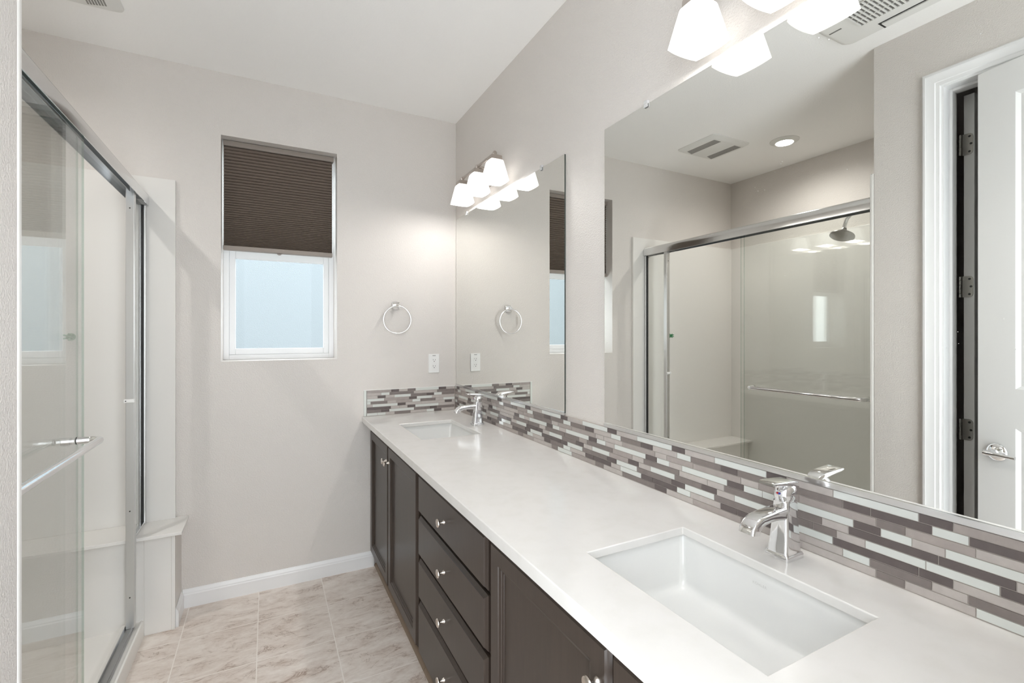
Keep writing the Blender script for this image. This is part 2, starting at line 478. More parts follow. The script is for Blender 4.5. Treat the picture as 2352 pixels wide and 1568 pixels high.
for z in (2.208, 1.587, 0.963):
    b = MB()
    y0, y1, zz0, zz1, r = 0.919, 0.884, z - 0.046, z + 0.046, 0.014
    pts = [(y0, zz0)] + [(y1 + r + r * math.cos(R(270 - 90*i/5)), zz0 + r + r * math.sin(R(270 - 90*i/5))) for i in range(6)]
    pts += [(y1 + r + r * math.cos(R(180 - 90*i/5)), zz1 - r + r * math.sin(R(180 - 90*i/5))) for i in range(6)] + [(y0, zz1)]
    b.prism(pts, 'x', -0.557, -0.5535)
    hg = b.build('hinge', M['hinge'], dr)
    b = MB()
    for k in range(5):
        b.lathe((-0.549, 0.926, zz0 + k * 0.0184), (0, 0, 1), [(0, 0.0055), (0.0008, 0.0064), (0.0174, 0.0064), (0.0182, 0.0055)], 14)
    b.build('hinge_pin', M['hinge'], hg, smooth=40)
    b = MB()
    for yy, zz in ((0.896, z + 0.033), (0.891, z), (0.896, z - 0.033)):
        b.lathe((-0.5538, yy, zz), (1, 0, 0), [(0, 0.0048), (0.0016, 0.0042), (0.0018, 0.001)], 12)
    b.build('screw', M['black'], hg)

# entry door: hinged at the doorway the camera stands in, opened back along the left wall
d2o = Vector((-0.396, 0.818, 0)); ang = R(12.7)
d2 = thing('door_2', 'tall white panel door swung open along the left wall, with chrome lever', 'door', (0, 0, 0)); struct(d2)
DU = Vector((math.sin(ang), -math.cos(ang), 0)); DN = Vector((math.cos(ang), math.sin(ang), 0))
def dpt(u, n, z): return d2o + DU * u + DN * n + Vector((0, 0, z))
def rect_ring(u0, u1, z0, z1, n): return [dpt(u0, n, z0), dpt(u1, n, z0), dpt(u1, n, z1), dpt(u0, n, z1)]
b = MB()
DW, DH0, DH1 = 0.755, 0.012, 2.428
b.loft([rect_ring(0, DW, DH0, DH1, -0.035), rect_ring(0, DW, DH0, DH1, 0)], cap1=False)
def frame_face(u0, u1, z0, z1, holes):
    us = sorted({u0, u1, *[h[0] for h in holes], *[h[1] for h in holes]}); zs = sorted({z0, z1, *[h[2] for h in holes], *[h[3] for h in holes]})
    for i in range(len(us) - 1):
        for k in range(len(zs) - 1):
            cu, cz = (us[i] + us[i+1]) / 2, (zs[k] + zs[k+1]) / 2
            if any(h[0] < cu < h[1] and h[2] < cz < h[3] for h in holes): continue
            b.add(rect_ring(us[i], us[i+1], zs[k], zs[k+1], 0), [(0, 1, 2, 3)])
PH = [(0.118, DW - 0.118, 0.24, 1.02), (0.118, DW - 0.118, 1.17, DH1 - 0.125)]
frame_face(0, DW, DH0, DH1, PH)
for h in PH:
    g = lambda q, n: rect_ring(h[0] + q, h[1] - q, h[2] + q, h[3] - q, n)
    b.loft([g(0, 0), g(0.006, -0.004), g(0.012, -0.009), g(0.022, -0.009), g(0.05, -0.003)], cap0=False)
b.build('leaf', M['door'], d2, smooth=25)
b = MB()
hc = dpt(0.062, 0, 0.917)
b.lathe(hc, DN, [(0, 0.034), (0.004, 0.034), (0.010, 0.029), (0.014, 0.018), (0.016, 0.013), (0.040, 0.0115), (0.042, 0.011)], 28)
lv = b.build('lever_handle', M['chrome'], d2, smooth=35)
b = MB()
hz = 0.917
path = [dpt(0.062 - 0.012, 0.050, hz), dpt(0.062, 0.051, hz), dpt(0.09, 0.052, hz), dpt(0.12, 0.051, hz - 0.001), dpt(0.142, 0.048, hz - 0.002)]
b.tube(path, [0.011, 0.0115, 0.0085, 0.0075, 0.007], 16)
b.build('lever_arm', M['chrome'], lv, smooth=40)

# ------------------------------------------------------------------ window, shade, view outside
win = thing('window_1', 'white vinyl window with clear lower pane behind the brown shade', 'window', ((WX0 + WX1) / 2, YO - 0.03, WZ0)); struct(win)
YW = 3.02
def ring_frame(b, x0, x1, z0, z1, w, y0, y1, wb=None, wt=None):
    wb = w if wb is None else wb; wt = w if wt is None else wt
    b.box(x0, x0 + w, y0, y1, z0, z1); b.box(x1 - w, x1, y0, y1, z0, z1)
    b.box(x0 + w, x1 - w, y0, y1, z0, z0 + wb); b.box(x0 + w, x1 - w, y0, y1, z1 - wt, z1)
b = MB(); ring_frame(b, WX0, WX1, WZ0, WZ1, 0.028, YW, YO - 0.01)
b.box(WX0 + 0.028, WX1 - 0.028, YW + 0.012, YO - 0.01, 1.838, 1.868)
b.build('frame', M['vinyl'], win, bevel=0.002)
b = MB(); ring_frame(b, WX0 + 0.028, WX1 - 0.028, WZ0 + 0.028, 1.856, 0.030, YW + 0.006, YW + 0.03, wb=0.034, wt=0.056)
b.build('sash', M['vinyl'], win, bevel=0.003)
b = MB(); b.box(WX0 + 0.058, WX1 - 0.058, YW + 0.015, YW + 0.019, WZ0 + 0.062, 1.800)
b.build('pane', M['pane'], win)
b = MB(); b.box(WX0 + 0.028, WX1 - 0.028, YW + 0.03, YW + 0.034, 1.868, WZ1 - 0.028)
b.build('pane', M['pane'], win)

sh = thing('cellular_shade', 'dark brown pleated cellular shade covering the upper half of the window', 'window shade', ((WX0 + WX1) / 2, 2.95, 1.83))
SX0, SX1 = -0.2085, 0.3375
b = MB(); b.box(SX0, SX1 + 0.008, 2.928, 2.968, 2.388, 2.4165)
b.build('headrail', M['rail'], sh, bevel=0.003)
b = MB(); prof = []
np_ = 42; z0, z1 = 1.855, 2.388
wts = [1.0 - 0.62 * (k / (np_ - 1)) for k in range(np_)]     # cells hang longer at the top
front = []; zc = z1
for k in range(np_):
    pz = (z1 - z0) * wts[k] / sum(wts)
    for t, d in ((0.0, 0.0), (0.12, 0.004), (0.3, 0.0085), (0.5, 0.010), (0.7, 0.0085), (0.88, 0.004)):
        front.append((zc - t * pz, d))
    zc -= pz
front.append((z0, 0.0))
prof = [(2.946 - d, z) for z, d in front] + [(2.952 + d, z) for z, d in reversed(front)]
ring0 = [(SX0 + 0.002, p[0], p[1]) for p in prof]; ring1 = [(SX1, p[0], p[1]) for p in prof]
b.loft([ring0, ring1], False, False)
nfr = len(front)
for i in range(nfr, 2 * nfr): b.m[i] = 1      # outer layer is white
for k in range(nfr - 1):      # end caps cell by cell
    for ring in (ring0, ring1):
        b.add([ring[k], ring[k+1], ring[2*nfr - 2 - k], ring[2*nfr - 1 - k]], [(0, 1, 2, 3)])
b.build('fabric', [M['cloth'], M['cloth_back']], sh, smooth=50)
b = MB(); b.box(SX0 - 0.001, SX1 + 0.002, 2.930, 2.966, 1.831, 1.855)
br = b.build('bottom_rail', M['rail'], sh, bevel=0.003)
b = MB(); b.prism([(0.06 + 0.011*math.cos(R(a)), 1.829 + 0.007*math.sin(R(a))) for a in range(180, 361, 20)], 'y', 2.934, 2.95)
b.build('pull_tab', M['rail'], br)

nh = thing('neighbour_house', 'pale stucco house wall seen through the clear lower window pane', 'house', (0.3, 5.2, 0))
b = MB(); b.box(-2.6, 3.2, 5.2, 5.35, -0.5, 3.4)
b.build('wall', M['stucco'], nh)
b = MB(); b.box(-2.6, -1.7, 4.9, 5.2, -0.5, 3.4)
b.build('corner_wall', M['stucco'], nh)
nw = MB(); ring_frame(nw, 1.55, 2.55, 1.0, 2.3, 0.08, 5.15, 5.2)
nf = nw.build('window_frame', M['vinyl'], nh)
b = MB(); b.box(1.63, 2.47, 5.17, 5.19, 1.08, 2.22)
for k in range(9): b.box(1.63, 2.47, 5.155, 5.17, 1.12 + k * 0.12, 1.13 + k * 0.12)
b.build('window_shutter', M['vinyl'], nf)
b = MB(); b.box(-2.6, 3.2, YO, 5.35, -0.6, -0.5)
struct(b.build('ground', M['ground']))

# ------------------------------------------------------------------ vanity cabinets
def ringx(y0, y1, z0, z1, q, x): return [(x, y0 + q, z0 + q), (x, y1 - q, z0 + q), (x, y1 - q, z1 - q), (x, y0 + q, z1 - q)]
XD = 0.540
def drawer_front(y0, y1, z0, z1):
    b = MB()
    g = lambda q, x: ringx(y0, y1, z0, z1, q, x)
    b.loft([g(0, 0.5595), g(0, 0.551), g(0.002, 0.5485), g(0.0065, 0.545), g(0.008, 0.5432), g(0.010, XD)])
    return b
def door_front(y0, y1, z0, z1, fw=0.052):
    b = MB()
    g = lambda q, x: ringx(y0, y1, z0, z1, q, x)
    b.loft([g(0, 0.5595), g(0, 0.551), g(0.002, 0.5485), g(0.0065, 0.545), g(0.008, 0.5432), g(0.010, XD),
            g(fw, XD), g(fw + 0.002, 0.5435), g(fw + 0.008, 0.546), g(fw + 0.010, 0.549), g(fw + 0.016, 0.5505), g(fw + 0.0165, 0.552)])
    return b
def knob(y, z):
    b = MB()
    b.lathe((XD, y, z), (-1, 0, 0), [(0, 0.0078), (0.002, 0.0078), (0.004, 0.0062), (0.010, 0.0045), (0.016, 0.0048), (0.0195, 0.0085),
             (0.0215, 0.0140), (0.0235, 0.0150), (0.0262, 0.0140), (0.0275, 0.0110), (0.0279, 0.0001)], 26, caps=True)
    return b
def cab_body(y0, y1, root):
    b = MB()
    b.box(0.5605, 0.579, y0, y1, 0.088, 0.8725); b.box(0.579, 1.07, y0, y0 + 0.016, 0.088, 0.8725); b.box(0.579, 1.07, y1 - 0.016, y1, 0.088, 0.8725)
    b.box(0.579, 1.07, y0 + 0.016, y1 - 0.016, 0.088, 0.104)
    b.build('body', M['wood'], root, bevel=0.0008)
    b = MB(); b.box(0.584, 0.60, y0, y1, 0.0, 0.088)
    b.build('toe_board', M['wood'], root)
    b = MB(); b.prism([(0.5665, 0), (0.5835, 0), (0.5835, 0.017), (0.578, 0.017), (0.570, 0.012), (0.567, 0.006)], 'y', y0, y1)
    b.build('shoe_moulding', M['shoe'], root, smooth=40)
M['shoe'] = mat('tan_shoe_moulding', srgb(128, 110, 92), 0.5)

c1 = thing('vanity_cabinet', 'dark espresso cabinet with two shaker doors under the far sink by the back wall', 'cabinet', (0.82, 2.366, 0))
cab_body(1.872, 2.866, c1)
for (a, z, ky) in ((2.402, 2.857, 2.424), (1.886, 2.398, 2.375)):
    d = door_front(a, z, 0.095, 0.818).build('door', M['wood'], c1, smooth=25)
    knob(ky, 0.735).build('knob', M['knob'], d, smooth=40)
c2 = thing('vanity_cabinet', 'dark espresso stack of four drawers between the two sink cabinets', 'cabinet', (0.82, 1.53, 0))
cab_body(1.187, 1.870, c2)
for (za, zb, kz) in ((0.660, 0.817, 0.7335), (0.488, 0.645, 0.561), (0.316, 0.472, 0.3926), (0.095, 0.300, 0.1907)):
    d = drawer_front(1.201, 1.862, za, zb).build('drawer', M['wood'], c2, smooth=25)
    knob(1.543, kz).build('knob', M['knob'], d, smooth=40)
c3 = thing('vanity_cabinet', 'dark espresso cabinet with shaker doors under the near sink', 'cabinet', (0.82, 0.66, 0))
cab_body(0.14, 1.185, c3)
for (a, z, ky) in ((0.6665, 1.1725, 0.696), (0.158, 0.6615, 0.632)):
    d = door_front(a, z, 0.095, 0.818).build('door', M['wood'], c3, smooth=25)
    knob(ky, 0.742).build('knob', M['knob'], d, smooth=40)

# ------------------------------------------------------------------ counter with two cut-outs
CZ0, CZ1 = 0.873, 0.893
S1 = (0.633, 0.930, 0.427, 0.853); S2 = (0.637, 0.934, 2.105, 2.548)
ysv = [0.066, 0.427, 0.853, 2.112, 2.538, 2.8715]
S2 = (0.633, 0.930, 2.112, 2.538)
# built-up front edge: deepen the slab along the front
xs = [0.495, 0.530, 0.633, 0.930, 1.0835]
hole = lambda i, k: i == 2 and k in (1, 3)
b = MB(); nv = {}
ZF = 0.861
def vid(x, y, z):
    key = (round(x, 5), round(y, 5), round(z, 5))
    if key not in nv: nv[key] = len(b.v); b.v.append((x, y, z))
    return nv[key]
def quad(*ps): b.f.append(tuple(vid(*p) for p in ps)); b.m.append(0)
bot = lambda i: ZF if i == 0 else CZ0
for i in range(4):
    for k in range(5):
        if hole(i, k): continue
        x0, x1, y0, y1 = xs[i], xs[i+1], ysv[k], ysv[k+1]
        quad((x0,y0,CZ1), (x1,y0,CZ1), (x1,y1,CZ1), (x0,y1,CZ1)); quad((x0,y0,bot(i)), (x1,y0,bot(i)), (x1,y1,bot(i)), (x0,y1,bot(i)))
        for (di, dk, p, q) in ((-1,0,(x0,y0),(x0,y1)), (1,0,(x1,y0),(x1,y1)), (0,-1,(x0,y0),(x1,y0)), (0,1,(x0,y1),(x1,y1))):
            ni, nk = i + di, k + dk
            if not (0 <= ni < 4 and 0 <= nk < 5) or hole(ni, nk): quad((*p, bot(i)), (*q, bot(i)), (*q, CZ1), (*p, CZ1))
            elif i == 0 and di == 1: quad((*p, ZF), (*q, ZF), (*q, CZ0), (*p, CZ0))
ct = b.build('countertop', M['quartz'], bevel=0.0025, seg=3)
tag(ct, 'long white quartz countertop with two sink cut-outs on the dark cabinets', 'countertop')

def make_sink(cx, cyy):
    root = thing('sink', 'white rectangular undermount sink in the near end of the counter, beside the near faucet', 'sink', (cx, cyy, 0.73), 'undermount sinks')
    b = MB(); w, d = 0.305, 0.434
    secs = [(0.8728, 0.03, 0.03), (0.8722, 0.005, 0.014), (0.864, 0.0045, 0.014), (0.858, 0.002, 0.014), (0.852, -0.001, 0.014), (0.768, -0.0085, 0.016), (0.758, -0.011, 0.018), (0.751, -0.016, 0.022), (0.7475, -0.024, 0.028), (0.7455, -0.045, 0.04)]
    rings = [[(p[0], p[1], z) for p in rrect(cx, cyy, w + 2*q, d + 2*q, r, 7)] for z, q, r in secs]
    n = len(rings[0])
    dr_ = []
    base = rings[-1]
    for p in base:
        a = math.atan2((p[1] - cyy), (p[0] - cx)); dr_.append((cx + 0.024*math.cos(a), cyy + 0.024*math.sin(a), 0.739))
    b.loft(rings + [dr_], False, False)
    b.build('basin', M['porcelain'], root, smooth=45)
    b = MB(); b.lathe((cx, cyy, 0.739), (0, 0, 1), [(0, 0.025), (0.002, 0.025), (0.003, 0.021), (0.0015, 0.018), (0.004, 0.010), (0.005, 0.0001)], 24)
    b.build('drain', M['chrome'], root, smooth=40)
    # maker's mark printed on the back of the basin
    cu = bpy.data.curves.new('maker_mark', 'FONT'); cu.body = 'KOHLER'; cu.size = 0.0078; cu.align_x = 'CENTER'; cu.space_character = 1.15
    tmp = bpy.data.objects.new('maker_mark', cu); COL.objects.link(tmp)
    dg = bpy.context.evaluated_depsgraph_get(); me = bpy.data.meshes.new_from_object(tmp.evaluated_get(dg))
    bpy.data.objects.remove(tmp, do_unlink=True)
    me.materials.clear(); me.materials.append(M['print'])
    Rm = Matrix(((0, 0, -1), (-1, 0, 0), (0, 1, 0)))
    for v in me.vertices:
        w_ = Rm @ v.co + Vector((cx + 0.1467, cyy + 0.004, 0.8440)); v.co = w_ - Vector(root['_o'])
    o = bpy.data.objects.new('maker_mark', me); COL.objects.link(o); o.parent = root
    return root
s1 = make_sink((S1[0] + S1[1]) / 2, (S1[2] + S1[3]) / 2)
dup(s1, ((S2[0] + S2[1]) / 2, (S2[2] + S2[3]) / 2, 0.73), 'white rectangular undermount sink in the far end of the counter, near the back wall')

# ------------------------------------------------------------------ faucet
def make_faucet(x, y):
    root = thing('faucet', 'chrome single lever faucet standing behind the near sink', 'faucet', (x, y, CZ1), 'chrome single lever faucets')
    def rr(cx, cyy, w, d, r, z): return [(p[0], p[1], z) for p in rrect(cx, cyy, w, d, r, 4)]
    b = MB()
    b.loft([rr(x, y, 0.060, 0.053, 0.004, CZ1), rr(x, y, 0.060, 0.053, 0.004, CZ1 + 0.009), rr(x, y, 0.057, 0.050, 0.004, CZ1 + 0.012)])
    b.build('base_plate', M['chrome'], root, smooth=30)
    b = MB()
    b.loft([rr(x, y, 0.055, 0.048, 0.007, CZ1 + 0.011), rr(x, y, 0.053, 0.046, 0.007, CZ1 + 0.016), rr(x + 0.002, y, 0.049, 0.042, 0.007, CZ1 + 0.045),
            rr(x + 0.003, y, 0.0445, 0.038, 0.007, CZ1 + 0.08), rr(x + 0.004, y, 0.043, 0.036, 0.008, CZ1 + 0.105), rr(x + 0.004, y, 0.042, 0.0355, 0.009, CZ1 + 0.121)])
    b.build('body', M['chrome'], root, smooth=35)
    # spout: rounded rectangle swept forwards and bent down
    b = MB(); rings = []
    for px, pz, th, wd, tilt in ((x + 0.004, CZ1 + 0.096, 0.030, 0.034, 0), (x - 0.020, CZ1 + 0.0985, 0.026, 0.034, 0), (x - 0.045, CZ1 + 0.0995, 0.022, 0.034, 3),
                                 (x - 0.070, CZ1 + 0.0985, 0.0205, 0.035, 9), (x - 0.092, CZ1 + 0.0955, 0.0215, 0.036, 22), (x - 0.108, CZ1 + 0.0885, 0.023, 0.037, 44),
                                 (x - 0.1155, CZ1 + 0.0800, 0.024, 0.037, 68), (x - 0.1175, CZ1 + 0.0720, 0.024, 0.037, 82)):
        t = R(tilt); ring = []
        for p in rrect(0, 0, wd, th, 0.006, 4):
            ring.append((px - p[1] * math.sin(t), y + p[0], pz + p[1] * math.cos(t)))
        rings.append(ring)
    b.loft(rings)
    b.build('spout', M['chrome'], root, smooth=40)
    # domed cartridge housing under the lever
    b = MB()
    b.loft([rr(x + 0.003, y, 0.040, 0.034, 0.010, CZ1 + 0.119), rr(x + 0.002, y, 0.037, 0.033, 0.013, CZ1 + 0.124), rr(x + 0.002, y, 0.044, 0.040, 0.019, CZ1 + 0.130),
            rr(x + 0.004, y, 0.048, 0.043, 0.021, CZ1 + 0.139), rr(x + 0.006, y, 0.045, 0.040, 0.020, CZ1 + 0.148), rr(x + 0.008, y, 0.036, 0.033, 0.016, CZ1 + 0.155), rr(x + 0.009, y, 0.022, 0.022, 0.010, CZ1 + 0.158)])
    hs = b.build('lever_housing', M['chrome'], root, smooth=50)
    for dy, mm, nm in ((0.0022, 'red', 'hot_mark'), (-0.0022, 'blue', 'cold_mark')):
        b = MB(); b.lathe((x - 0.0195, y + dy, CZ1 + 0.140), (-1, 0, 0.15), [(0, 0.0022), (0.0012, 0.0022), (0.0016, 0.0001)], 12)
        b.build(nm, M[mm], hs)
    b = MB(); rings = []
    for px, pz, wd, th in ((x + 0.034, CZ1 + 0.1525, 0.026, 0.008), (x + 0.028, CZ1 + 0.1565, 0.031, 0.011), (x + 0.010, CZ1 + 0.161, 0.034, 0.012), (x - 0.015, CZ1 + 0.164, 0.036, 0.0095),
                           (x - 0.038, CZ1 + 0.1662, 0.037, 0.0075), (x - 0.056, CZ1 + 0.1678, 0.037, 0.006), (x - 0.063, CZ1 + 0.1675, 0.034, 0.0045)):
        rings.append([(px, y + p[0], pz + p[1]) for p in rrect(0, 0, wd, th, 0.0019, 3)])
    b.loft(rings)
    b.build('lever', M['chrome'], root, smooth=40)
    return root
f1 = make_faucet(1.008, 0.641)
dup(f1, (1.002, 2.330, CZ1), 'chrome single lever faucet standing behind the far sink')

# ------------------------------------------------------------------ mosaic backsplash
ROWS = 9; TZ0 = CZ1 + 0.0015; PZ = (1.0465 - TZ0) / ROWS
PER = 0.3012
PAT = {0: [(.275,'W'),(.126,'D'),(.076,'L')], 1: [(.256,'D'),(.205,'M'),(.106,'W'),(.055,'M')], 2: [(.195,'L'),(.146,'T'),(.046,'T')],
       3: [(.236,'D'),(.187,'W'),(.136,'L'),(.087,'W')], 4: [(.298,'L'),(.245,'M'),(.097,'M')], 5: [(.268,'L'),(.214,'W'),(.115,'M'),(.016,'D')],
       6: [(.276,'M'),(.126,'D'),(.076,'W')], 7: [(.256,'D'),(.206,'D'),(.106,'W'),(.056,'L')], 8: [(.195,'M'),(.147,'L'),(.046,'T')]}
OVR = [(0,.377,'T'),(1,.507,'D'),(1,.357,'D'),(2,.497,'M'),(2,.347,'L'),(4,.547,'D'),(4,.398,'D'),(5,.417,'W'),(6,.578,'D'),(6,.378,'L'),(7,.557,'W'),
       (7,.507,'M'),(7,.408,'L'),(7,.357,'M'),(8,.347,'W'),(1,1.108,'L'),(5,1.018,'M'),(7,1.009,'W'),(4,1.001,'L'),(2,.798,'L')]
FIX = [(.30, .60), (.75, 1.06)]
bs = MB()
XT = 1.0755
bs.box(XT + 0.0015, XV, 0.07, YB - 0.0005, CZ1, 1.0465, 5)
for r in range(ROWS):
    za = TZ0 + (ROWS - 1 - r) * PZ + 0.0009; zb = za + PZ - 0.0018
    starts = []
    for n in range(-1, 11):
        for mod, c in PAT[r]: starts.append((mod + n * PER, c))
    starts.sort(reverse=True)
    for i in range(len(starts) - 1):
        ya, c = starts[i]; yb = starts[i+1][0]
        for (rr_, yy, cc) in OVR:
            if rr_ == r and abs(yy - ya) < 0.012: c = cc; break
        else:
            if not any(lo < ya < hi for lo, hi in FIX) and rng.random() < 0.35:
                c = rng.choice({'W': 'WLW', 'L': 'TLW', 'T': 'LTM', 'M': 'DTL', 'D': 'DM'}[c])
        y1_, y0_ = min(ya, YB - 0.0095) - 0.0009, max(yb, 0.07) + 0.0009
        if y1_ - y0_ < 0.004: continue
        bs.box(XT, XT + 0.004, y0_, y1_, za, zb, TK.index(c))
bo = bs.build('tile_backsplash', [TILE[k] for k in TK] + [M['grout']])
tag(bo, 'long strip of taupe and white mosaic tile under the two mirrors', 'backsplash')
bs = MB()
YT = YB - 0.0085
bs.box(0.5225, XT - 0.0005, YT + 0.0015, YB, CZ1, 1.0455, 5)
BW = [
 'T480 T700 D888 L1087 M1275 W1817 D1992 L2190', 'L467 W662 M1235 L1600 L1780 M2190', 'L382 D572 L777 W1162 M1527 D1707 W1890 M2190',
 'W537 T1120 D1302 W1665 L2190', 'W217 M612 L820 T1197 W1387 M1742 L1922 W2190', 'L262 W852 D1042 L1410 L1960 D2127 L2190',
 'D692 L897 L1082 D1267 W1812 L2190', 'M457 D657 W1237 M1600 D1780 M2190', 'W377 W572 L780 M1157 L1532 W1707 D1882 L2190']
def bx(x):     # horizontal place on the back wall read along the strip
    u = 830 + x / 10.226
    r = (u - 1176) / 1080; sa, ca = math.sin(math.atan(562/1080)), math.cos(math.atan(562/1080))
    return YT * (sa + r * ca) / (ca - r * sa)
for r, row in enumerate(BW):
    za = TZ0 + (ROWS - 1 - r) * PZ + 0.0009; zb = za + PZ - 0.0018
    x0 = 0.5225
    for tok in row.split():
        x1 = min(bx(int(tok[1:])), XT - 0.001)
        bs.box(x0 + 0.0009, x1 - 0.0009, YT, YT + 0.004, za, min(zb, 1.0455), TK.index(tok[0])); x0 = x1
sp = thing('tile_backsplash', 'short strip of taupe and white mosaic tile on the window wall', 'backsplash', (0.79, YB, CZ1))
bs.build('tile_field', [TILE[k] for k in TK] + [M['grout']], sp)
b = MB(); b.box(0.5055, 0.5205, YT - 0.0005, YB, CZ1 + 0.001, 1.0455)
b.build('edge_strip', M['liner'], sp, bevel=0.002)
b = MB(); b.box(0.5055, XT, YT + 0.001, YB, 1.0455, 1.049)
b.build('caulk_line', M['caulk'], sp)

# ------------------------------------------------------------------ mirrors
def make_mirror(y0, y1, label, clips):
    root = thing('wall_mirror', label, 'mirror', (XM, (y0 + y1) / 2, 1.056), 'vanity mirrors')
    b = MB(); z0, z1 = 1.0565, 2.1160
    b.box(XM, XV - 0.0005, y0, y1, z0, z1, 1)
    b.m[-1] = 0       # the face towards the room (x = XM)
    o = b.build('glass', [M['mirror'], M['mirror_edge']], root)
    b = MB()
    b.prism([(XM - 0.004, 1.0475), (XV - 0.0005, 1.0475), (XV - 0.0005, 1.0562), (XM - 0.0004, 1.0562), (XM - 0.0008, 1.0595), (XM - 0.004, 1.0595)], 'y', y0, y1)
    b.build('channel', M['alum'], root)
    for cy_ in clips:
        b = MB(); b.box(XM - 0.005, XV - 0.0005, cy_ - 0.008, cy_ + 0.008, 2.1165, 2.127); b.box(XM - 0.005, XM - 0.001, cy_ - 0.008, cy_ + 0.008, 2.105, 2.1165)
        b.build('clip', M['clear'], root, bevel=0.0012)
    return root
make_mirror(1.6065, 2.8505, 'frameless mirror in the far corner above the far sink, touching the window wall', (2.669, 1.788))
make_mirror(0.105, 1.349, 'large frameless mirror nearest the camera reflecting the shower and door', (1.138, 0.3))

# ------------------------------------------------------------------ vanity lights
def make_light(yc):
    root = thing('vanity_light', 'brushed nickel three shade light above the corner mirror', 'wall light', (XV, yc, 2.24), 'three shade vanity lights')
    X0 = 0.994
    b = MB()
    b.loft([[(x, p[0], p[1]) for p in rrect(yc, 2.245, 0.12 - q, 0.115 - q, 0.012, 5)] for x, q in ((XV - 0.0003, 0), (XV - 0.012, 0), (XV - 0.018, 0.008), (XV - 0.020, 0.02))])
    b.build('backplate', M['nickel'], root, smooth=30)
    b = MB(); b.tube([(XV - 0.019, yc, 2.268)] + [(XV - 0.04, yc, 2.272), (X0, yc, 2.272)], 0.006, 14)
    b.build('arm', M['nickel'], root, smooth=40)
    b = MB(); b.prism(rrect(X0, 2.272, 0.008, 0.014, 0.003, 3), 'y', yc - 0.216, yc + 0.216)
    b.build('bar', M['nickel'], root, smooth=30)
    def bowed(h, z, bow, n=8):
        pts = []
        for q in range(4):
            for i in range(n):
                t = -1 + 2 * i / n; e = h * (1 + bow * (1 - t * t)); f = h * t
                pts.append([(e, f), (-f, e), (-e, -f), (f, -e)][q])
        return pts
    for k in (-1, 0, 1):
        y = yc + k * 0.2165
        b = MB(); b.lathe((X0, y - 0.006, 2.272), (0, 1, 0), [(0, 0.0085), (0.001, 0.0105), (0.011, 0.0105), (0.012, 0.0085)], 20)
        b.lathe((X0, y, 2.254), (0, 0, 1), [(0, 0.008), (0.003, 0.0065), (0.012, 0.0055)], 16)
        b.build('collar', M['nickel'], root, smooth=40)
        b = MB()
        b.loft([[(X0 + p[0], y + p[1], z) for p in bowed(h, z, 0.05)] for h, z in ((0.0285, 2.2345), (0.028, 2.252), (0.0265, 2.2555), (0.02, 2.257))])
        b.build('shade_cap', M['nickel'], root, smooth=30)
        b = MB()
        secs = [(0.014, 2.2342, .06), (0.0275, 2.2338, .06), (0.0305, 2.2315, .06), (0.0322, 2.2270, .06), (0.0365, 2.207, .07), (0.0420, 2.181, .08), (0.0475, 2.155, .09), (0.0518, 2.134, .10), (0.0525, 2.130, .10)]
        b.loft([[(X0 + p[0], y + p[1], z) for p in bowed(h, z, w)] for h, z, w in secs], cap0=True, cap1=False)
        shd = b.build('shade', M['opal'], root, smooth=35, solid=0.003)
        b = MB(); b.ball((X0, y, 2.172), 0.024, 18)
        b.build('bulb', M['bulb'], shd, smooth=60)
    return root
v1 = make_light(2.3125)
v2 = dup(v1, (XV, 0.6445, 2.24), 'brushed nickel three shade light above the large mirror, cut by the top of the photo')
n_ = 0
for yc in (2.3125, 0.6445):
    for k in (-1, 0, 1):
        ld = bpy.data.lights.new('bulb_light', 'POINT'); ld.energy = VANITY_W; ld.color = (1, 0.975, 0.945); ld.shadow_soft_size = 0.022
        lo = bpy.data.objects.new('bulb_light', ld); COL.objects.link(lo); lo.location = (0.994, yc + k * 0.2165, 2.143)

# ------------------------------------------------------------------ towel ring and outlet on the back wall
tr = thing('towel_ring', 'chrome towel ring hanging on the wall between window and mirror', 'towel ring', (0.694, YB, 1.553))
b = MB()
b.loft([[(p[0], y, p[1]) for p in rrect(0.694, 1.553, 0.044 - q, 0.042 - q, 0.003, 3)] for y, q in ((YB, 0), (YB - 0.008, 0), (YB - 0.012, 0.008))])
b.build('base_plate', M['chrome'], tr, smooth=30)
b = MB(); b.box(0.684, 0.704, YB - 0.05, YB - 0.011, 1.545, 1.561)
b.build('post', M['chrome'], tr, bevel=0.002)
b = MB(); RC = (0.694, YB - 0.043, 1.4665); pts = [(RC[0] + 0.0825*math.sin(2*math.pi*i/64), RC[1], RC[2] + 0.0825*math.cos(2*math.pi*i/64)) for i in range(64)]
rings = []
for i in range(64):
    a = 2*math.pi*i/64; ring = []
    for k in range(12):
        t = 2*math.pi*k/12; rr_ = 0.0825 + 0.0046*math.cos(t)
        ring.append((RC[0] + rr_*math.sin(a), RC[1] + 0.0046*math.sin(t), RC[2] + rr_*math.cos(a)))
    rings.append(ring)
b.loft(rings + [rings[0]], False, False)
b.build('ring', M['chrome'], tr, smooth=60)

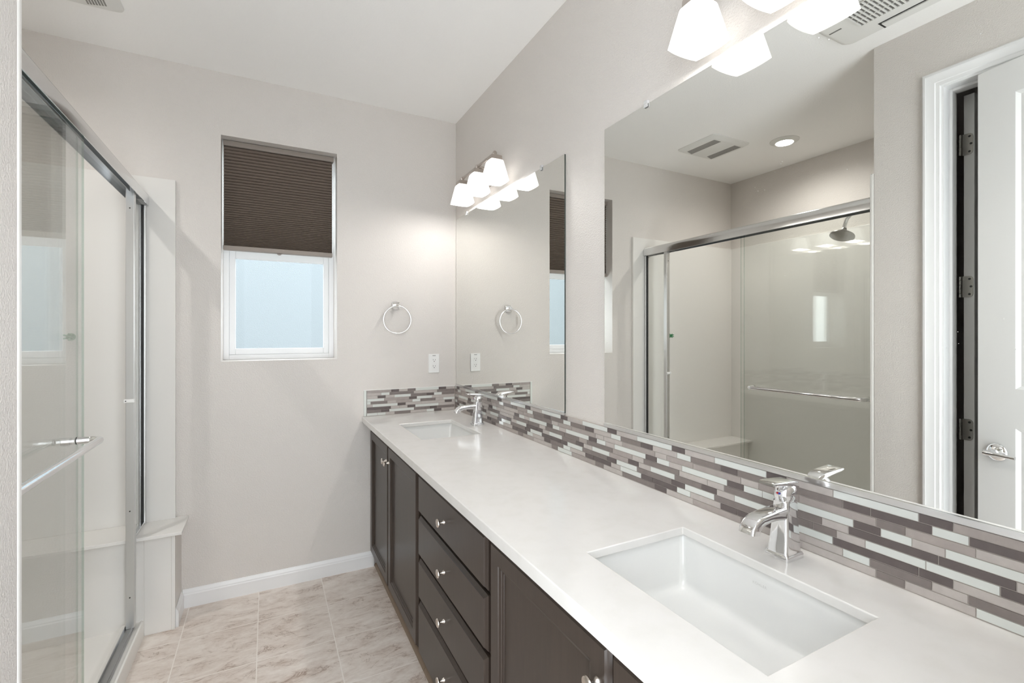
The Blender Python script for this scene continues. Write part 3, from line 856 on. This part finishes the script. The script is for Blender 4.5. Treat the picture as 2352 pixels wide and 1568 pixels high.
ol = thing('wall_outlet', 'white duplex outlet plate on the wall above the short backsplash', 'outlet', (0.936, YB, 1.1945))
b = MB(); b.loft([[(p[0], y, p[1]) for p in rrect(0.936, 1.1945, 0.0705 - q, 0.119 - q, 0.003, 3)] for y, q in ((YB, 0), (YB - 0.003, 0), (YB - 0.006, 0.005))])
b.build('plate', M['whiteplastic'], ol, smooth=30)
for zc in (1.214, 1.175):
    b = MB()
    pts = [(0.936 + 0.0172*math.cos(R(a)), zc + max(-0.0142, min(0.0142, 0.0172*math.sin(R(a))))) for a in range(0, 360, 10)]
    b.prism(pts, 'y', YB - 0.0078, YB - 0.005)
    rc = b.build('socket', M['whiteplastic'], ol)
    b = MB(); b.box(0.9285, 0.9305, YB - 0.0081, YB - 0.0075, zc + 0.0005, zc + 0.0085); b.box(0.9415, 0.9435, YB - 0.0081, YB - 0.0075, zc + 0.0005, zc + 0.0075)
    b.lathe((0.936, YB - 0.0075, zc - 0.0065), (0, -1, 0), [(0, 0.0026), (0.0006, 0.0026)], 12)
    b.build('slots', M['slot'], rc)
b = MB(); b.lathe((0.936, YB - 0.006, 1.1945), (0, -1, 0), [(0, 0.003), (0.001, 0.0026)], 12)
b.build('screw', M['whiteplastic'], ol)
b = MB(); b.box(0.9255, 0.9465, YB - 0.0064, YB - 0.0059, 1.2425, 1.2462)
b.build('sticker', mat('grey_sticker', srgb(130, 130, 128), 0.5), ol)

# ------------------------------------------------------------------ shower
PTK = 0.020
b = MB(); b.box(XS + PTK, -0.4065, YB - PTK, YB - 0.0015, 0.4631, 2.1465)
tag(b.build('shower_surround', M['acrylic'], bevel=0.0008), 'white shower wall panel on the window wall above the bench ledge', 'shower wall', 'white shower wall panels')
b = MB(); b.box(XS + 0.0015, XS + PTK, YC + 0.0015, YB - 0.0015, 0.053, 2.1465)
tag(b.build('shower_surround', M['acrylic'], bevel=0.002), 'widest white shower wall panel, facing the glass doors', 'shower wall', 'white shower wall panels')
b = MB(); b.box(XS + PTK, -0.4085, YC + 0.0015, YC + 0.018, 0.0, 2.1465)
tag(b.build('shower_surround', M['acrylic'], bevel=0.004), 'white shower wall panel beside the camera, seen as a narrow edge at far left', 'shower wall', 'white shower wall panels')

bn = thing('shower_bench', 'white bench ledge running along the window wall through the shower', 'bench', (-0.9, 2.69, 0))
b = MB(); b.box(XS + PTK + 0.001, -0.352, 2.6445, YB - 0.0015, 0.4485, 0.463)
b.build('seat', M['acrylic'], bn, bevel=0.002)
b = MB(); b.prism([(XS + PTK + 0.001, 0.0), (-0.5, 0.0), (-0.5, 0.4485), (XS + PTK + 0.001, 0.4485)], 'y', 2.682, 2.692); b.box(-0.5, -0.3975, 2.682, 2.692, 0.0, 0.4485)
b.build('front_panel', M['acrylic'], bn, bevel=0.0015)
b = MB(); b.box(-0.3972, -0.383, 2.680, 2.692, 0.0, 0.4485)
b.build('corner_strip', M['acrylic'], bn, bevel=0.0015)
b = MB(); b.box(-0.47, -0.384, 2.692, YB - 0.0015, 0.0, 0.4485)
b.build('painted_end', M['wall'], bn)

pn = thing('shower_pan', 'white shower base with raised curb beside the tiled floor', 'shower base', (-1.0, 1.95, 0))
b = MB()
y0, y1 = YC + 0.0185, 2.6818
prof = [(-1.5615, 0.0), (-0.5, 0.0), (-0.5, 0.064), (-0.5025, 0.072), (-0.508, 0.075), (-0.514, 0.072), (-0.518, 0.070), (-0.575, 0.070), (-0.583, 0.067), (-0.600, 0.052), (-0.612, 0.050), (-1.5, 0.050), (-1.535, 0.050), (-1.5615, 0.052)]
b.prism(prof, 'y', y0, y1)
b.build('pan', M['acrylic'], pn, smooth=40)
b = MB(); b.lathe((-1.05, 1.95, 0.0502), (0, 0, 1), [(0, 0.045), (0.002, 0.044), (0.0025, 0.01)], 24)
b.build('drain', M['chrome'], pn)

sf = thing('shower_door_frame', 'polished aluminium shower door frame with curved header and corner post', 'shower door frame', (-0.535, 1.95, 0.07))
b = MB()
hp = [(-0.512, 2.004), (-0.5105, 2.028), (-0.5115, 2.046), (-0.516, 2.058), (-0.526, 2.066), (-0.545, 2.069), (-0.575, 2.069), (-0.580, 2.064), (-0.580, 2.004),
      (-0.5775, 2.004), (-0.5775, 2.040), (-0.5155, 2.040), (-0.5145, 2.004)]
b.prism(hp, 'y', YC + 0.0185, YB - PTK - 0.001)
b.build('header', M['alum'], sf, smooth=35)
b = MB(); b.box(-0.578, -0.515, YC + 0.02, YB - PTK - 0.002, 2.034, 2.039); b.box(-0.5365, -0.5335, YC + 0.02, 2.60, 2.006, 2.034)
b.build('header_channel', M['alum_dark'], sf)
b = MB(); b.box(-0.556, -0.5265, YC + 0.0185, 2.641, 0.0705, 0.083); b.box(-0.556, -0.553, YC + 0.0185, 2.641, 0.083, 0.094); b.box(-0.531, -0.528, YC + 0.0185, 2.641, 0.083, 0.089)
b.build('bottom_track', M['track'], sf, bevel=0.001)
b = MB(); b.box(-0.552, -0.521, 2.612, 2.6425, 0.0835, 2.0335)
po = b.build('corner_post', M['satin'], sf, bevel=0.002)
b = MB()
for z in (1.935, 0.60, 0.22): b.lathe((-0.537, 2.612, z), (0, -1, 0), [(0, 0.003), (0.0015, 0.0025)], 10)
b.build('screw', M['black'], po)
b = MB(); b.box(-0.557, -0.519, 2.600, 2.6115, 1.079, 1.094)
bp_ = b.build('bumper', M['whiteplastic'], po, bevel=0.002)
b = MB(); b.lathe((-0.549, 2.600, 1.0865), (0, -1, 0), [(0, 0.0025), (0.001, 0.002)], 10)
b.build('screw', M['black'], bp_)
b = MB(); b.box(-0.552, -0.522, 2.835, YB - PTK - 0.0005, 0.4635, 2.0035)
b.build('wall_jamb', M['satin'], sf, bevel=0.002)
b = MB(); b.box(-0.545, -0.529, 2.830, 2.8345, 0.4755, 2.0035)
b.build('gasket', M['black'], sf)
b = MB(); b.box(-0.5395, -0.5345, 2.643, 2.8265, 0.4755, 2.0035)
b.build('fixed_pane', M['glass'], sf)
b = MB(); b.box(-0.549, -0.525, 2.6445, 2.8345, 0.4635, 0.475)
b.build('sill', M['alum'], sf, bevel=0.002)

g1 = thing('sliding_glass_panel', 'outer frameless glass shower panel carrying the chrome towel bar', 'shower door', (-0.522, 1.59, 0.09), 'sliding shower glass panels')
b = MB(); b.box(-0.525, -0.519, YC + 0.022, 1.962, 0.0900, 2.033)
b.m = [1, 1, 1, 0, 1, 0]
b.build('pane', [M['glass'], M['glass_edge']], g1)
XB = -0.459
b = MB()
ya, yb, zb = 1.898, 1.262, 1.053; r = 0.028
path = [(-0.5185, ya - 0.004, zb), (XB - r - 0.002, ya - 0.003, zb)] + [(XB - r + r*math.sin(R(t)), ya - 0.003 - r + r*math.cos(R(t)), zb) for t in range(0, 91, 15)]
path += [(XB, yb + r + 0.003, zb + 0.0)] + [(XB - r + r*math.cos(R(t)), yb + r + 0.003 - r*math.sin(R(t)), zb) for t in range(15, 91, 15)] + [(-0.5185, yb + 0.003, zb)]
b.tube(path, 0.0108, 20)
tb = b.build('towel_bar', M['chrome'], g1, smooth=50)
for y in (ya - 0.004, yb + 0.003):
    b = MB(); b.lathe((-0.5188, y, zb), (1, 0, 0), [(0, 0.0114), (0.002, 0.0114)], 20)
    b.build('washer', M['black'], tb)
b = MB(); b.lathe((-0.5188, 1.246, 1.036), (1, 0, 0), [(0, 0.009), (0.018, 0.009), (0.020, 0.007), (0.0202, 0.0001)], 20)
b.build('knob', M['chrome'], g1, smooth=40)
g2 = thing('sliding_glass_panel', 'inner frameless glass shower panel sliding behind the one with the towel bar', 'shower door', (-0.548, 1.62, 0.09), 'sliding shower glass panels')
b = MB(); b.box(-0.5505, -0.5445, YC + 0.024, 2.004, 0.0900, 2.033)
b.m = [1, 1, 1, 0, 1, 0]
b.build('pane', [M['glass'], M['glass_edge']], g2)
b = MB(); b.lathe((-0.5512, 1.95, 1.036), (-1, 0, 0), [(0, 0.009), (0.018, 0.009), (0.020, 0.007), (0.0202, 0.0001)], 20)
b.build('knob', M['chrome'], g2, smooth=40)

shd = thing('shower_sprayer', 'round nickel shower head on a curved arm from the shower end wall', 'shower head', (-0.95, YC + 0.018, 2.12))
b = MB(); b.lathe((-0.95, YC + 0.018, 2.10), (0, 1, 0), [(0, 0.032), (0.004, 0.030), (0.010, 0.014), (0.012, 0.012)], 24)
b.build('flange', M['chrome'], shd, smooth=40)
b = MB(); b.tube([(-0.95, YC + 0.025, 2.10), (-0.95, 1.40, 2.125), (-0.95, 1.49, 2.125), (-0.95, 1.55, 2.11), (-0.95, 1.585, 2.075), (-0.95, 1.598, 2.04), (-0.95, 1.60, 2.015)], 0.0105, 16)
b.build('arm', M['chrome'], shd, smooth=50)
b = MB()
hn = Vector((0.42, 0.05, -1)).normalized()
b.lathe(Vector((-0.95, 1.60, 2.022)), hn, [(0, 0.012), (0.012, 0.016), (0.022, 0.024), (0.038, 0.052), (0.046, 0.064), (0.054, 0.066), (0.057, 0.061), (0.0575, 0.0001)], 32)
b.build('spray_plate', M['hinge'], shd, smooth=40)

gh = thing('suction_hook', 'small green rubber suction hook stuck on the white shower panel', 'hook', (-0.80, YB - PTK, 1.367))
b = MB(); b.lathe((-0.80, YB - PTK - 0.0003, 1.367), (0, -1, 0), [(0, 0.017), (0.002, 0.0165), (0.006, 0.009), (0.012, 0.006), (0.022, 0.006), (0.024, 0.003)], 20)
b.build('cup', M['green'], gh, smooth=40)
b = MB()
for a in (35, 90, 145, 215, 270, 325):
    dx, dz = math.cos(R(a)) * 0.021, math.sin(R(a)) * 0.015
    b.tube([(-0.80, YB - PTK - 0.014, 1.367), (-0.80 + dx*0.6, YB - PTK - 0.022, 1.367 + dz*0.6), (-0.80 + dx, YB - PTK - 0.030, 1.367 + dz)], [0.004, 0.0042, 0.003], 10)
b.build('prongs', M['green'], gh, smooth=50)

# ------------------------------------------------------------------ ceiling fittings
cl = thing('recessed_light', 'round white recessed ceiling light glowing over the shower', 'ceiling light', (-1.08, 2.055, H))
b = MB(); b.lathe((-1.08, 2.055, H), (0, 0, -1), [(0, 0.093), (0.003, 0.092), (0.014, 0.066), (0.016, 0.060), (0.015, 0.056)], 40)
b.build('trim_ring', M['fan'], cl, smooth=40)
b = MB(); b.lathe((-1.08, 2.055, H - 0.0145), (0, 0, -1), [(0, 0.0555), (0.003, 0.054), (0.006, 0.04), (0.007, 0.0001)], 32)
b.build('lens', M['lens'], cl, smooth=60)
ld = bpy.data.lights.new('can_light', 'SPOT'); ld.spot_size = R(165); ld.spot_blend = 1.0; ld.shadow_soft_size = 0.004; ld.energy = CAN_W; ld.color = (1, 0.98, 0.95)
lo = bpy.data.objects.new('can_light', ld); COL.objects.link(lo); lo.location = (-1.08, 2.055, H - 0.0222)

ef = thing('exhaust_fan', 'square white exhaust fan grille with two slotted bands above the shower', 'exhaust fan', (-0.73, 2.36, H))
b = MB()
b.loft([[(p[0], p[1], z) for p in rrect(-0.72, 2.36, 0.375 - q, 0.34 - q, 0.03, 6)] for z, q in ((H, 0), (H - 0.006, 0.004), (H - 0.020, 0.05), (H - 0.022, 0.07))])
b.build('cover', M['fan'], ef, smooth=30)
for xc in (-0.615, -0.825):
    b = MB()
    for k in range(7):
        x = xc - 0.030 + k * 0.010
        b.box(x - 0.0028, x + 0.0028, 2.235, 2.49 - 0.003 * k, H - 0.0232, H - 0.0218)
    b.build('slots', M['fan_slot'], ef)
hf = thing('heater_fan', 'large white ceiling heater fan with louvred grille near the doorway', 'exhaust fan', (-0.06, 0.97, H))
b = MB()
b.loft([[(p[0], p[1], z) for p in rrect(-0.065, 0.97, 0.40 - q, 0.545 - q, 0.035, 6)] for z, q in ((H, 0), (H - 0.008, 0.004), (H - 0.018, 0.03), (H - 0.020, 0.05))])
b.build('cover', M['fan'], hf, smooth=30)
b = MB(); b.box(-0.132, 0.03, 0.80, 1.115, H - 0.0215, H - 0.0195)
gb = b.build('grille_recess', M['fan_grey'], hf)
b = MB()
for k in range(20): b.box(-0.133, 0.031, 0.802 + k * 0.0162, 0.807 + k * 0.0162, H - 0.027, H - 0.0215)
for x in (-0.133, -0.09, -0.045, 0.0, 0.03): b.box(x - 0.0015, x + 0.0015, 0.80, 1.115, H - 0.026, H - 0.0215)
b.build('grille', M['fan'], gb)
b = MB(); b.box(-0.247, -0.19, 0.82, 1.075, H - 0.0212, H - 0.0195)
b.build('slot', M['slot'], hf)
b = MB(); b.box(-0.240, -0.196, 0.825, 1.064, H - 0.026, H - 0.021)
b.build('louvre', M['fan'], hf)
b = MB(); b.box(-0.086, -0.078, 1.165, 1.215, H - 0.0212, H - 0.0185)
b.build('tab_slot', M['fan_grey'], hf)

# ------------------------------------------------------------------ helper properties off
for o in SC.objects:
    if '_o' in o: del o['_o']
